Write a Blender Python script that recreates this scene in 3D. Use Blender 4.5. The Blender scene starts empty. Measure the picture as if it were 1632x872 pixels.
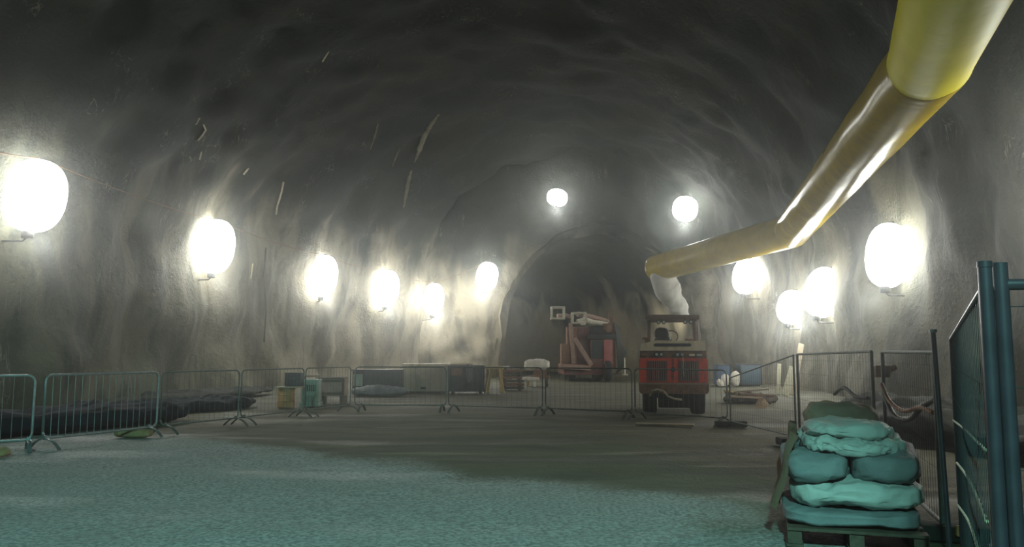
import bpy, bmesh, math, random
from mathutils import Vector, Matrix, noise
random.seed(7)
SC = bpy.context.scene
COL = SC.collection
PI = math.pi

# ------------------------------------------------------------------ camera
F = 1280.0
PITCH = math.atan(130.0 / F)
CAMZ = 1.4
cd = bpy.data.cameras.new('camera'); cam = bpy.data.objects.new('camera', cd); COL.objects.link(cam)
cd.sensor_width = 36.0; cd.lens = F / 1632.0 * 36.0; cd.clip_end = 400
cam.location = (0, 0, CAMZ); cam.rotation_euler = (PI / 2 + PITCH, 0, 0)
SC.camera = cam

def at(px, py, Y):
    """point at distance Y in front of the viewpoint seen at that pixel"""
    x = (px - 816) / F; v = (436 - py) / F
    d = Vector((x, math.cos(PITCH) - v * math.sin(PITCH), math.sin(PITCH) + v * math.cos(PITCH)))
    return Vector((0, 0, CAMZ)) + d * (Y / d.y)

# ------------------------------------------------------------------ world, haze, lights, exposure
W = bpy.data.worlds.new('world'); SC.world = W; W.use_nodes = True
wn = W.node_tree; wn.nodes.clear()
wo = wn.nodes.new('ShaderNodeOutputWorld'); wb = wn.nodes.new('ShaderNodeBackground')
wb.inputs['Color'].default_value = (0.35, 0.75, 0.70, 1); wb.inputs['Strength'].default_value = 0.05
wv = wn.nodes.new('ShaderNodeVolumePrincipled')
wv.inputs['Color'].default_value = (0.92, 0.95, 0.93, 1)
wv.inputs['Density'].default_value = 0.0042
wv.inputs['Anisotropy'].default_value = 0.91
wn.links.new(wb.outputs[0], wo.inputs['Surface']); wn.links.new(wv.outputs[0], wo.inputs['Volume'])

LAMP_STRENGTH = 23.0
FLOOD_WATTS = 260
LAMP_COLOR = (0.99, 1.0, 0.94)
def spot(name, loc, target, energy, color, size, blend, radius=0.25):
    l = bpy.data.lights.new(name, 'SPOT'); l.energy = energy; l.color = color
    l.spot_size = math.radians(size); l.spot_blend = blend; l.shadow_soft_size = radius
    o = bpy.data.objects.new(name, l); COL.objects.link(o); o.location = loc
    o.rotation_euler = (Vector(target) - Vector(loc)).to_track_quat('-Z', 'Y').to_euler()
    return o
spot('portal_floodlight', (-0.3, -4.5, 6.0), (-3.0, 1.6, 0), 6100, (0.33, 0.92, 0.82), 78, 0.30)

spot('tunnel_fill_light', (11.0, 51.6, 3.6), (4.5, 61.5, 3.0), 1100, (1.0, 0.95, 0.82), 110, 0.9)  # added unseen light to brighten the tunnel's right wall

SC.view_settings.view_transform = 'Standard'; SC.view_settings.look = 'None'
SC.view_settings.gamma = 1.0; SC.view_settings.use_curve_mapping = False
SC.view_settings.exposure = 0.0
SC.cycles.max_bounces = 5; SC.cycles.diffuse_bounces = 3; SC.cycles.glossy_bounces = 2
SC.cycles.transmission_bounces = 2; SC.cycles.volume_bounces = 0; SC.cycles.transparent_max_bounces = 4
SC.cycles.use_denoising = True; SC.cycles.sample_clamp_indirect = 4.0; SC.cycles.sample_clamp_direct = 0.0
SC.cycles.caustics_reflective = False; SC.cycles.caustics_refractive = False

# ------------------------------------------------------------------ materials
def mat(name, color, rough=0.7, metal=0.0, var=0.25, scale=6.0, bump=0.0, bscale=30.0, dirt=None, dirt_amt=0.45,
        dirt_scale=3.0, spec=0.5):
    m = bpy.data.materials.new(name); m.use_nodes = True
    nt = m.node_tree; bs = nt.nodes['Principled BSDF']
    bs.inputs['Roughness'].default_value = rough; bs.inputs['Metallic'].default_value = metal
    bs.inputs['Specular IOR Level'].default_value = spec
    tc = nt.nodes.new('ShaderNodeTexCoord')
    n1 = nt.nodes.new('ShaderNodeTexNoise'); n1.inputs['Scale'].default_value = scale; n1.inputs['Detail'].default_value = 6
    nt.links.new(tc.outputs['Object'], n1.inputs['Vector'])
    cr = nt.nodes.new('ShaderNodeValToRGB')
    cr.color_ramp.elements[0].position = 0.3; cr.color_ramp.elements[1].position = 0.7
    a = tuple(max(0, c * (1 - var)) for c in color) + (1,); b = tuple(min(1, c * (1 + var)) for c in color) + (1,)
    cr.color_ramp.elements[0].color = a; cr.color_ramp.elements[1].color = b
    nt.links.new(n1.outputs['Fac'], cr.inputs['Fac'])
    out = cr.outputs['Color']
    if dirt:
        n2 = nt.nodes.new('ShaderNodeTexNoise'); n2.inputs['Scale'].default_value = dirt_scale; n2.inputs['Detail'].default_value = 8
        nt.links.new(tc.outputs['Object'], n2.inputs['Vector'])
        c2 = nt.nodes.new('ShaderNodeValToRGB'); c2.color_ramp.elements[0].position = 1 - dirt_amt - 0.1
        c2.color_ramp.elements[1].position = 1 - dirt_amt + 0.1
        nt.links.new(n2.outputs['Fac'], c2.inputs['Fac'])
        mx = nt.nodes.new('ShaderNodeMix'); mx.data_type = 'RGBA'
        nt.links.new(c2.outputs['Color'], mx.inputs['Factor'])
        nt.links.new(out, mx.inputs[6]); mx.inputs[7].default_value = tuple(dirt) + (1,)
        out = mx.outputs[2]
    nt.links.new(out, bs.inputs['Base Color'])
    if bump:
        n3 = nt.nodes.new('ShaderNodeTexNoise'); n3.inputs['Scale'].default_value = bscale; n3.inputs['Detail'].default_value = 5
        nt.links.new(tc.outputs['Object'], n3.inputs['Vector'])
        bp = nt.nodes.new('ShaderNodeBump'); bp.inputs['Strength'].default_value = bump; bp.inputs['Distance'].default_value = 0.05
        nt.links.new(n3.outputs['Fac'], bp.inputs['Height']); nt.links.new(bp.outputs['Normal'], bs.inputs['Normal'])
    return m

def emit_mat(name, color, strength):
    m = bpy.data.materials.new(name); m.use_nodes = True
    nt = m.node_tree; nt.nodes.clear()
    o = nt.nodes.new('ShaderNodeOutputMaterial'); e = nt.nodes.new('ShaderNodeEmission')
    e.inputs['Color'].default_value = tuple(color) + (1,); e.inputs['Strength'].default_value = strength
    nt.links.new(e.outputs[0], o.inputs[0]); return m

def N(nt, typ, **kw):
    n = nt.nodes.new(typ)
    for k, v in kw.items():
        setattr(n, k, v)
    return n
def math_node(nt, op, a, b=None, c=None, clamp=False):
    n = nt.nodes.new('ShaderNodeMath'); n.operation = op; n.use_clamp = clamp
    for i, v in enumerate((a, b, c)):
        if v is None: continue
        if isinstance(v, (int, float)): n.inputs[i].default_value = v
        else: nt.links.new(v, n.inputs[i])
    return n.outputs[0]
def noise_node(nt, vec, scale, detail=5, rough=0.55, dist=0.0):
    n = nt.nodes.new('ShaderNodeTexNoise'); n.inputs['Scale'].default_value = scale
    n.inputs['Detail'].default_value = detail; n.inputs['Roughness'].default_value = rough
    n.inputs['Distortion'].default_value = dist
    nt.links.new(vec, n.inputs['Vector']); return n.outputs['Fac']
def mapped(nt, vec, scale, rot=(0, 0, 0)):
    n = nt.nodes.new('ShaderNodeMapping'); n.inputs['Scale'].default_value = scale; n.inputs['Rotation'].default_value = rot
    nt.links.new(vec, n.inputs['Vector']); return n.outputs[0]
def mixc(nt, fac, a, b):
    n = nt.nodes.new('ShaderNodeMix'); n.data_type = 'RGBA'
    if isinstance(fac, (int, float)): n.inputs[0].default_value = fac
    else: nt.links.new(fac, n.inputs[0])
    for i, v in ((6, a), (7, b)):
        if isinstance(v, tuple): n.inputs[i].default_value = v + (1,)
        else: nt.links.new(v, n.inputs[i])
    return n.outputs[2]
def ramp(nt, fac, lo, hi):
    n = nt.nodes.new('ShaderNodeMapRange'); n.interpolation_type = 'SMOOTHSTEP'
    n.inputs['From Min'].default_value = lo; n.inputs['From Max'].default_value = hi
    nt.links.new(fac, n.inputs['Value']); return n.outputs['Result']

def rock_material():
    m = bpy.data.materials.new('cavern_rock'); m.use_nodes = True
    nt = m.node_tree; bs = nt.nodes['Principled BSDF']; bs.inputs['Roughness'].default_value = 0.82
    bs.inputs['Specular IOR Level'].default_value = 0.25
    g = N(nt, 'ShaderNodeNewGeometry'); pos = g.outputs['Position']
    sp = N(nt, 'ShaderNodeSeparateXYZ'); nt.links.new(pos, sp.inputs[0])
    big = noise_node(nt, pos, 0.23, 4, 0.5, 0.4)
    streak = noise_node(nt, mapped(nt, pos, (1.0, 1.0, 0.45)), 0.55, 7, 0.6, 0.9)
    fine = noise_node(nt, pos, 2.6, 8, 0.65)
    rock = mixc(nt, ramp(nt, big, 0.38, 0.62), (0.009, 0.013, 0.011), (0.026, 0.027, 0.018))  # near-black roof tone carries the shade above the lamps
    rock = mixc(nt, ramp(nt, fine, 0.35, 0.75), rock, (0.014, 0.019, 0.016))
    # lamp light on the lower walls painted as a paler tone with scalloped edge
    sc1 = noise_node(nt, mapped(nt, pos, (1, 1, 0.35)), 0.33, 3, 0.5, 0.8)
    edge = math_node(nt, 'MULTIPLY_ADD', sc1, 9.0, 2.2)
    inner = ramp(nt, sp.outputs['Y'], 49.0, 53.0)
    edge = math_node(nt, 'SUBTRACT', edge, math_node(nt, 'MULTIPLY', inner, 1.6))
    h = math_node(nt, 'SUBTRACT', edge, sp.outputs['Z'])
    yfar = ramp(nt, sp.outputs['Y'], 16.0, 42.0)  # fuller lamp light at the far end painted as paler wall
    lit_wall_a = mixc(nt, yfar, (0.095, 0.096, 0.068), (0.36, 0.315, 0.225))
    lit_wall_b = mixc(nt, yfar, (0.040, 0.046, 0.036), (0.17, 0.150, 0.105))
    shot = mixc(nt, ramp(nt, streak, 0.40, 0.60), lit_wall_b, lit_wall_a)
    shot = mixc(nt, math_node(nt, 'MULTIPLY', inner, 0.75), shot, (0.52, 0.46, 0.31))  # light on the inner tunnel wall put in as paler colour
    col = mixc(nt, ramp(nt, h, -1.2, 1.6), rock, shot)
    # pale mineral runs
    vein = noise_node(nt, mapped(nt, pos, (1.2, 1.2, 0.10)), 1.5, 3, 0.5, 1.6)
    vm = math_node(nt, 'ABSOLUTE', math_node(nt, 'SUBTRACT', vein, 0.5))
    vm = math_node(nt, 'SUBTRACT', 1.0, ramp(nt, vm, 0.0, 0.012))
    vsel = ramp(nt, noise_node(nt, pos, 0.5, 2), 0.52, 0.66)
    col = mixc(nt, math_node(nt, 'MULTIPLY', math_node(nt, 'MULTIPLY', vm, vsel), 0.45), col, (0.36, 0.34, 0.27))
    nt.links.new(col, bs.inputs['Base Color'])
    hb = math_node(nt, 'ADD', math_node(nt, 'MULTIPLY', fine, 0.5), math_node(nt, 'MULTIPLY', noise_node(nt, pos, 9.0, 6, 0.6), 0.22))
    hb = math_node(nt, 'ADD', hb, math_node(nt, 'MULTIPLY', streak, 0.25))
    bp = N(nt, 'ShaderNodeBump'); bp.inputs['Strength'].default_value = 0.55; bp.inputs['Distance'].default_value = 0.35
    nt.links.new(hb, bp.inputs['Height']); nt.links.new(bp.outputs['Normal'], bs.inputs['Normal'])
    return m

def ground_material():
    m = bpy.data.materials.new('cavern_ground'); m.use_nodes = True
    nt = m.node_tree; bs = nt.nodes['Principled BSDF']
    g = N(nt, 'ShaderNodeNewGeometry'); pos = g.outputs['Position']
    sp = N(nt, 'ShaderNodeSeparateXYZ'); nt.links.new(pos, sp.inputs[0])
    X, Y = sp.outputs['X'], sp.outputs['Y']
    n1 = noise_node(nt, pos, 0.55, 5, 0.6, 0.3)
    n2 = noise_node(nt, mapped(nt, pos, (0.25, 1.3, 1)), 0.8, 6, 0.6, 0.5)      # wheel tracks run across the view
    grain = noise_node(nt, pos, 26.0, 4, 0.7)
    # crushed stone; its pale tone also paints the floodlight's slanting edge, mud beyond
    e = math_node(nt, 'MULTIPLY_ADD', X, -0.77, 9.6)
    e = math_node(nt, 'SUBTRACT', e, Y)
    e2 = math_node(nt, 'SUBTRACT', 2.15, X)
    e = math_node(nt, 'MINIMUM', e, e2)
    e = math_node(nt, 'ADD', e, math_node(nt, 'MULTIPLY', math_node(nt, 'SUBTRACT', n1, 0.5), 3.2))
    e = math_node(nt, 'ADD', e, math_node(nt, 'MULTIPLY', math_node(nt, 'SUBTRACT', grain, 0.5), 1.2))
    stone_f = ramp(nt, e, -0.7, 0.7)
    mud = mixc(nt, ramp(nt, n2, 0.40, 0.62), (0.062, 0.060, 0.028), (0.108, 0.101, 0.050))
    pale = ramp(nt, noise_node(nt, mapped(nt, pos, (0.35, 2.2, 1)), 0.6, 4, 0.55, 0.4), 0.60, 0.68)
    mud = mixc(nt, math_node(nt, 'MULTIPLY', pale, 0.7), mud, (0.23, 0.205, 0.13))
    mud = mixc(nt, ramp(nt, grain, 0.45, 0.8), mud, (0.075, 0.075, 0.052))
    dist = ramp(nt, noise_node(nt, pos, 1.3, 6, 0.7), 0.42, 0.72)
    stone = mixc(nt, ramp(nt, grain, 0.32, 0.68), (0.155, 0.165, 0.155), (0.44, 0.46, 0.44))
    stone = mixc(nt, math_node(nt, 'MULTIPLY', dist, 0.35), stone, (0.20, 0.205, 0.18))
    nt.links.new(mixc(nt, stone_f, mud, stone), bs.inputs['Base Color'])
    wet = ramp(nt, noise_node(nt, mapped(nt, pos, (0.5, 1.4, 1)), 0.5, 4), 0.5, 0.66)
    r = math_node(nt, 'SUBTRACT', 0.88, math_node(nt, 'MULTIPLY', wet, 0.25))
    nt.links.new(r, bs.inputs['Roughness'])
    bp = N(nt, 'ShaderNodeBump'); bp.inputs['Strength'].default_value = 0.7; bp.inputs['Distance'].default_value = 0.04
    hb = math_node(nt, 'ADD', grain, math_node(nt, 'MULTIPLY', noise_node(nt, pos, 6.0, 6), 1.6))
    nt.links.new(hb, bp.inputs['Height']); nt.links.new(bp.outputs['Normal'], bs.inputs['Normal'])
    return m

M = {}
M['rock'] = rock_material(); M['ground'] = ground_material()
M['lamp'] = emit_mat('lamp_glow', LAMP_COLOR, LAMP_STRENGTH)
M['lampmetal'] = mat('lamp_metal', (0.10, 0.10, 0.10), 0.5, 0.6)
M['galv'] = mat('galvanised', (0.22, 0.25, 0.25), 0.45, 0.6, 0.2, 14, 0.1)
M['galv_dull'] = mat('galvanised_dull', (0.12, 0.135, 0.12), 0.6, 0.4, 0.25, 14, 0.1)
M['wire'] = mat('dull_wire', (0.030, 0.032, 0.034), 0.95, 0.0, 0.2, 10, spec=0.05)
M['blue_steel'] = mat('blue_painted_steel', (0.034, 0.028, 0.036), 0.34, 0.3, 0.25, 10)
M['duct'] = mat('yellow_duct_dim', (0.46, 0.33, 0.015), 0.22, 0.0, 0.16, 1.6, 0.10, 3.0, (0.40, 0.29, 0.03), 0.42, 3, 0.10)  # duller yellow, weaker light on the farther sections is in the colour
M['duct_lit'] = mat('yellow_duct_lit', (0.85, 0.74, 0.001), 0.55, 0.0, 0.08, 1.2, 0.2, 3.0, spec=0.1)  # stronger light on the nearest section painted as brighter yellow
M['duct_white'] = mat('white_duct_film', (0.50, 0.49, 0.45), 0.6, 0.0, 0.1, 5, 0.5, 5.0)
M['red'] = mat('red_paint_worn', (0.75, 0.070, 0.035), 0.5, 0.0, 0.2, 4, 0.15, 20, (0.20, 0.075, 0.04), 0.40, 4)
M['red_dull'] = mat('red_paint_dusty', (0.19, 0.055, 0.045), 0.6, 0.0, 0.25, 4, 0.1, 20, (0.16, 0.10, 0.075), 0.45, 2.5)
M['red_bright'] = mat('red_paint_faded', (0.36, 0.10, 0.09), 0.5, 0.0, 0.2, 3)
M['rust'] = mat('rusty_brown', (0.20, 0.10, 0.055), 0.75, 0.1, 0.3, 8, 0.2, 30)
M['cream'] = mat('cream_paint', (0.70, 0.60, 0.42), 0.5, 0.0, 0.12, 5, 0.1, 30, (0.34, 0.28, 0.17), 0.36, 3)
M['pinkish'] = mat('faded_pink_beige_steel', (0.34, 0.22, 0.17), 0.6, 0.1, 0.2, 5)
M['white_steel'] = mat('white_painted_steel', (0.55, 0.52, 0.42), 0.55, 0.1, 0.15, 6)
M['rubber'] = mat('tyre_rubber', (0.028, 0.028, 0.027), 0.8, 0.0, 0.3, 12, 0.4, 30)
M['black'] = mat('black_steel', (0.022, 0.022, 0.022), 0.5, 0.3, 0.3, 8)
M['brown_post'] = mat('brown_painted_steel', (0.17, 0.10, 0.07), 0.55, 0.1, 0.2, 8)
M['lens'] = mat('lamp_lens', (0.55, 0.55, 0.50), 0.12, 0.2, 0.1, 10)
M['hose'] = mat('dark_hose', (0.035, 0.038, 0.030), 0.55, 0.0, 0.2, 10)
M['hose_pale'] = mat('pale_hose', (0.42, 0.36, 0.24), 0.6, 0.0, 0.2, 10)
M['hose_orange'] = mat('orange_cable', (0.34, 0.15, 0.06), 0.6, 0.0, 0.2, 10)
M['wood'] = mat('weathered_wood', (0.08, 0.06, 0.04), 0.8, 0.0, 0.3, 7, 0.3, 24)
M['wood_pale'] = mat('pale_timber', (0.36, 0.30, 0.20), 0.75, 0.0, 0.2, 7, 0.2, 24)
M['wood_yellow'] = mat('yellow_formwork_timber', (0.50, 0.36, 0.12), 0.7, 0.0, 0.2, 7, 0.2, 24)
M['tarp_pale'] = mat('pale_woven_sack', (0.44, 0.47, 0.44), 0.65, 0.0, 0.08, 4, 0.35, 8)
M['tarp_mid'] = mat('grey_woven_sack', (0.19, 0.21, 0.215), 0.75, 0.0, 0.15, 4, 0.35, 9)
M['tarp_brown'] = mat('dusty_brown_sack', (0.30, 0.21, 0.14), 0.85, 0.0, 0.15, 4, 0.35, 9)
M['tarp_dark'] = mat('dark_sheeting', (0.006, 0.010, 0.016), 0.9, 0.0, 0.3, 3, 0.3, 5, spec=0.15)
M['mud_bank'] = mat('dark_mud', (0.030, 0.032, 0.025), 0.9, 0.0, 0.3, 3, 0.4, 8, spec=0.2)
M['tarp_grey'] = mat('blue_grey_sheeting', (0.12, 0.135, 0.14), 0.6, 0.0, 0.2, 3, 0.4, 6)
M['white_bag'] = mat('white_plastic_bag', (0.72, 0.68, 0.58), 0.6, 0.0, 0.1, 5, 0.3, 9)
M['crate_pale'] = mat('pale_beige_panel', (0.50, 0.44, 0.30), 0.8, 0.0, 0.12, 2.0, 0.1, 20, (0.38, 0.34, 0.23), 0.42, 2)
M['navy'] = mat('dark_navy_steel', (0.030, 0.036, 0.042), 0.6, 0.1, 0.3, 5)
M['blue'] = mat('blue_painted_board', (0.04, 0.09, 0.17), 0.55, 0.0, 0.2, 5)
M['blue_pale'] = mat('faded_blue_board', (0.06, 0.11, 0.15), 0.6, 0.0, 0.2, 4)
M['concrete'] = mat('pale_concrete', (0.33, 0.32, 0.22), 0.9, 0.0, 0.2, 9, 0.3, 30)
M['sand'] = mat('yellowish_sandbag', (0.26, 0.20, 0.09), 0.9, 0.0, 0.2, 9, 0.3, 30)
M['drum'] = mat('orange_brown_drum', (0.30, 0.17, 0.06), 0.7, 0.0, 0.2, 6, 0.1, 20)
M['green_pale'] = mat('pale_green_paint', (0.26, 0.33, 0.27), 0.6, 0.0, 0.15, 6)
M['pink_box'] = mat('dull_pink_board', (0.26, 0.19, 0.15), 0.8, 0.0, 0.2, 5)
M['card'] = mat('brown_cardboard', (0.56, 0.42, 0.28), 0.85, 0.0, 0.12, 6)
M['orange'] = mat('orange_plastic', (0.62, 0.30, 0.12), 0.6, 0.0, 0.1, 9)

# ------------------------------------------------------------------ mesh building
class MB:
    def __init__(self): self.bm = bmesh.new()
    def quad_grid(self, P, closed_u=False, closed_v=False):
        """P[i][j] -> points; makes a grid of quads"""
        V = [[self.bm.verts.new(p) for p in row] for row in P]
        nu = len(V); nv = len(V[0])
        for i in range(nu if closed_u else nu - 1):
            for j in range(nv if closed_v else nv - 1):
                a, b = V[i][j], V[(i + 1) % nu][j]; c, d = V[(i + 1) % nu][(j + 1) % nv], V[i][(j + 1) % nv]
                try: self.bm.faces.new((a, b, c, d))
                except ValueError: pass
        return V
    def box(self, c, s, rot=None, bevel=0.0):
        x, y, z = (k / 2 for k in s)
        R = rot if rot is not None else Matrix.Identity(3)
        c = Vector(c)
        if bevel <= 0:
            vs = [self.bm.verts.new(c + R @ Vector((sx * x, sy * y, sz * z))) for sx in (-1, 1) for sy in (-1, 1) for sz in (-1, 1)]
            for f in ((0, 1, 3, 2), (4, 6, 7, 5), (0, 4, 5, 1), (2, 3, 7, 6), (0, 2, 6, 4), (1, 5, 7, 3)):
                self.bm.faces.new([vs[i] for i in f])
        else:
            t = bmesh.new(); bmesh.ops.create_cube(t, size=1)
            for v in t.verts: v.co = Vector((v.co.x * 2 * x, v.co.y * 2 * y, v.co.z * 2 * z))
            bmesh.ops.bevel(t, geom=list(t.edges), offset=min(bevel, x * .9, y * .9, z * .9), segments=2, affect='EDGES', profile=0.6)
            m = {}
            for v in t.verts: m[v] = self.bm.verts.new(c + R @ v.co)
            for f in t.faces: self.bm.faces.new([m[v] for v in f.verts])
            t.free()
        return self
    def bar(self, p0, p1, w, d=None, up=(0, 0, 1), bevel=0.0):
        p0, p1 = Vector(p0), Vector(p1); d = d or w
        z = (p1 - p0); L = z.length; z.normalize()
        u = Vector(up)
        if abs(u.dot(z)) > .98: u = Vector((0, 1, 0))
        x = u.cross(z).normalized(); y = z.cross(x)
        R = Matrix((x, y, z)).transposed()
        return self.box((p0 + p1) / 2, (w, d, L), R, bevel)
    def tube(self, pts, r, n=8, cap=True):
        pts = [Vector(p) for p in pts]
        rings = []; prev = None
        for i, p in enumerate(pts):
            t = (pts[min(i + 1, len(pts) - 1)] - pts[max(i - 1, 0)]).normalized()
            if prev is None:
                a = Vector((0, 0, 1)) if abs(t.z) < .9 else Vector((1, 0, 0))
                x = a.cross(t).normalized()
            else:
                x = (prev - t * prev.dot(t)).normalized()
            prev = x; y = t.cross(x)
            rr = r[i] if isinstance(r, (list, tuple)) else r
            rings.append([p + (x * math.cos(2 * PI * k / n) + y * math.sin(2 * PI * k / n)) * rr for k in range(n)])
        V = self.quad_grid(rings, closed_v=True)
        if cap:
            self.bm.faces.new(V[0][::-1]); self.bm.faces.new(V[-1])
        return self
    def cyl(self, p0, p1, r, n=24, bevel=0.0):
        p0, p1 = Vector(p0), Vector(p1)
        if bevel:
            d = (p1 - p0).normalized() * bevel
            return self.tube([p0, p0 + d * .3, p0 + d, p1 - d, p1 - d * .3, p1], [r - bevel, r - bevel * .3, r, r, r - bevel * .3, r - bevel], n)
        return self.tube([p0, p1], r, n)
    def prism(self, pts2, y0, y1, xf=None):
        """outline in x,z extruded from y0 to y1"""
        f = xf or (lambda v: v)
        a = [self.bm.verts.new(f(Vector((x, y0, z)))) for x, z in pts2]
        b = [self.bm.verts.new(f(Vector((x, y1, z)))) for x, z in pts2]
        self.bm.faces.new(a); self.bm.faces.new(b[::-1])
        n = len(a)
        for i in range(n): self.bm.faces.new((a[i], b[i], b[(i + 1) % n], a[(i + 1) % n]))
        return self
    def blob(self, c, s, rot=0.0, power=3.0, amp=0.03, freq=3.0, seg=40, seed=0.0, layers=0, layer_amp=0.02, flatten=True, tilt=0.0):
        """soft filled or folded bundle: super-ellipsoid with creases"""
        c = Vector(c); R = Matrix.Rotation(rot, 3, 'Z') @ Matrix.Rotation(tilt, 3, 'Y')
        rows = []
        nv = max(14, seg // 2)
        def sg(v, e): return math.copysign(abs(v) ** e, v)
        e = 2.0 / power
        for i in range(nv + 1):
            ph = -PI / 2 + PI * i / nv
            ph = max(-PI / 2 + 0.012, min(PI / 2 - 0.012, ph))
            row = []
            for j in range(seg):
                th = 2 * PI * j / seg
                x = sg(math.cos(ph), e) * sg(math.cos(th), e); y = sg(math.cos(ph), e) * sg(math.sin(th), e); z = sg(math.sin(ph), e)
                p = Vector((x * s[0] / 2, y * s[1] / 2, z * s[2] / 2))
                q = p * freq + Vector((seed, seed * 1.7, seed * .3))
                d = noise.fractal(q, 0.9, 2.1, 4) * amp
                rg = (abs(noise.noise(q * 1.7 + Vector((5, 1, 2)))) - .25) * amp * 1.2 - (1 - min(1, abs(noise.noise(q * 3.1)) * 7)) * amp * .28
                nrm = Vector((x / s[0], y / s[1], z / s[2])).normalized() if p.length > 0 else Vector((0, 0, 1))
                ly = 0
                if layers:
                    ly = (abs(math.sin((z * .5 + .5) * PI * layers + noise.noise(q * .6) * 1.3)) ** .5 - 1) * layer_amp * (1 - abs(nrm.z)) * 2
                p = p + nrm * (d + rg + ly)
                if flatten: p.z = max(p.z, -s[2] / 2)
                row.append(c + R @ p)
            rows.append(row)
        V = self.quad_grid(rows, closed_v=True)
        self.bm.faces.new(V[0][::-1]); self.bm.faces.new(V[-1])
        return self
    def build(self, name, m, parent=None, smooth=False, loc=None):
        bmesh.ops.recalc_face_normals(self.bm, faces=list(self.bm.faces))
        me = bpy.data.meshes.new(name); self.bm.to_mesh(me); self.bm.free()
        if smooth:
            for p in me.polygons: p.use_smooth = True
            if smooth == 'auto':
                me.set_sharp_from_angle(angle=math.radians(38))
        o = bpy.data.objects.new(name, me); COL.objects.link(o)
        me.materials.append(m)
        if parent is not None: o.parent = parent
        if loc is not None: o.location = loc
        return o

def tag(o, label, cat=None, group=None, kind=None):
    if label: o['label'] = label
    if cat: o['category'] = cat
    if group: o['group'] = group
    if kind: o['kind'] = kind
    return o
def thing(name, label, cat, loc=(0, 0, 0), rotz=0.0, group=None, kind=None):
    o = bpy.data.objects.new(name, None); COL.objects.link(o)
    o.empty_display_size = 0.2
    o.location = loc; o.rotation_euler = (0, 0, rotz)
    return tag(o, label, cat, group, kind)

# ------------------------------------------------------------------ the cavern
def interp(tab, y):
    if y <= tab[0][0]: return tab[0][1]
    for (a, u), (b, v) in zip(tab, tab[1:]):
        if y <= b:
            t = (y - a) / (b - a); t = t * t * (3 - 2 * t) * .5 + t * .5
            return u + (v - u) * t
    return tab[-1][1]
LEFT = [(-22, -12.2), (18, -12.2), (30, -11.2), (38, -9.3), (44, -6.9), (48, -5.2), (51, -4.4)]
RIGHT = [(-22, 10.3), (18, 10.3), (23, 10.8), (29, 11.6), (36, 12.4), (42, 12.7), (51, 12.6)]
def lumps(p, amp=1.0):
    a = noise.fractal(p * 0.22, 1.0, 2.0, 3) * 0.55
    b = noise.fractal(p * 0.8 + Vector((9, 3, 1)), 1.0, 2.1, 3) * 0.20
    r = (0.5 - abs(noise.noise(Vector((p.x * .1, p.y * .42, p.z * .12)) + Vector((4, 4, 4))))) * 0.22
    return (a + b + r) * amp
NW, NA = 14, 96
def profile(xl, xr, hs, ap):
    pts = []
    a = (xr - xl) / 2; xc = (xl + xr) / 2
    for i in range(NW): pts.append((xl - 0.05 * 0, -0.4 + (hs + 0.4) * i / NW, Vector((1, 0, 0))))
    for i in range(NA + 1):
        th = PI * i / NA
        pts.append((xc - a * math.cos(th), hs + (ap - hs) * math.sin(th), Vector((math.cos(th) / a, 0, -math.sin(th) / (ap - hs))).normalized()))
    for i in range(NW - 1, -1, -1): pts.append((xr, -0.4 + (hs + 0.4) * i / NW, Vector((-1, 0, 0))))
    return pts
rows = []
ys = [-20 + 0.42 * i for i in range(int(71 / 0.42) + 1)]
for y in ys:
    row = []
    for x, z, n in profile(interp(LEFT, y), interp(RIGHT, y), 4.6, 14.0):
        p = Vector((x, y, z))
        row.append(p + n * (lumps(p) - .1))
    rows.append(row)
k1 = NW + int(NA * .22); k2 = NW + int(NA * .78)
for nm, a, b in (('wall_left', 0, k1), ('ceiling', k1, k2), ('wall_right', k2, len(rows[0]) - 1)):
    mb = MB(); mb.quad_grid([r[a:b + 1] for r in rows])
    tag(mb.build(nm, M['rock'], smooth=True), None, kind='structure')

# headwall with the mouth of the smaller tunnel
OC, OA, OS, OH = 5.35, 5.75, 2.6, 8.9
def mouth(t):
    """t 0..1 around the arch from left floor to right floor"""
    if t < .15: return Vector((OC - OA, 0, -0.4 + (OS + .4) * t / .15))
    if t > .85: return Vector((OC + OA, 0, -0.4 + (OS + .4) * (1 - t) / .15))
    th = PI * (t - .15) / .7
    return Vector((OC - OA * math.cos(th), 0, OS + (OH - OS) * math.sin(th)))
def outer(t):
    if t < .15: return Vector((-8.5, 0, -0.4 + 5.5 * t / .15))
    if t > .85: return Vector((14.5, 0, -0.4 + 5.5 * (1 - t) / .15))
    th = PI * (t - .15) / .7
    return Vector((3 - 11.5 * math.cos(th), 0, 5.1 + 10.5 * math.sin(th)))
HN = 110; mb = MB(); P = []
for j in range(27):
    s = j / 26; row = []
    for i in range(HN + 1):
        t = i / HN
        p = mouth(t).lerp(outer(t), s); p.y = 48.2
        w = lumps(p * 1.25 + Vector((0, 7, 0)), 1.3)
        q = p.copy(); q.y += -w + .3 + (0.9 * (1 - s) ** 6)
        if j == 0 or j < 4:
            wob = noise.noise(Vector((t * 14, 3, 1))) * .55 * (1 - j / 4)
            q.x += wob * (1 if t < .5 else -1) * .5; q.z += wob * .8 * (1 if .15 < t < .85 else 0)
        row.append(q)
    P.append(row)
mb.quad_grid(P); tag(mb.build('wall_back', M['rock'], smooth=True), None, kind='structure')

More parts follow.
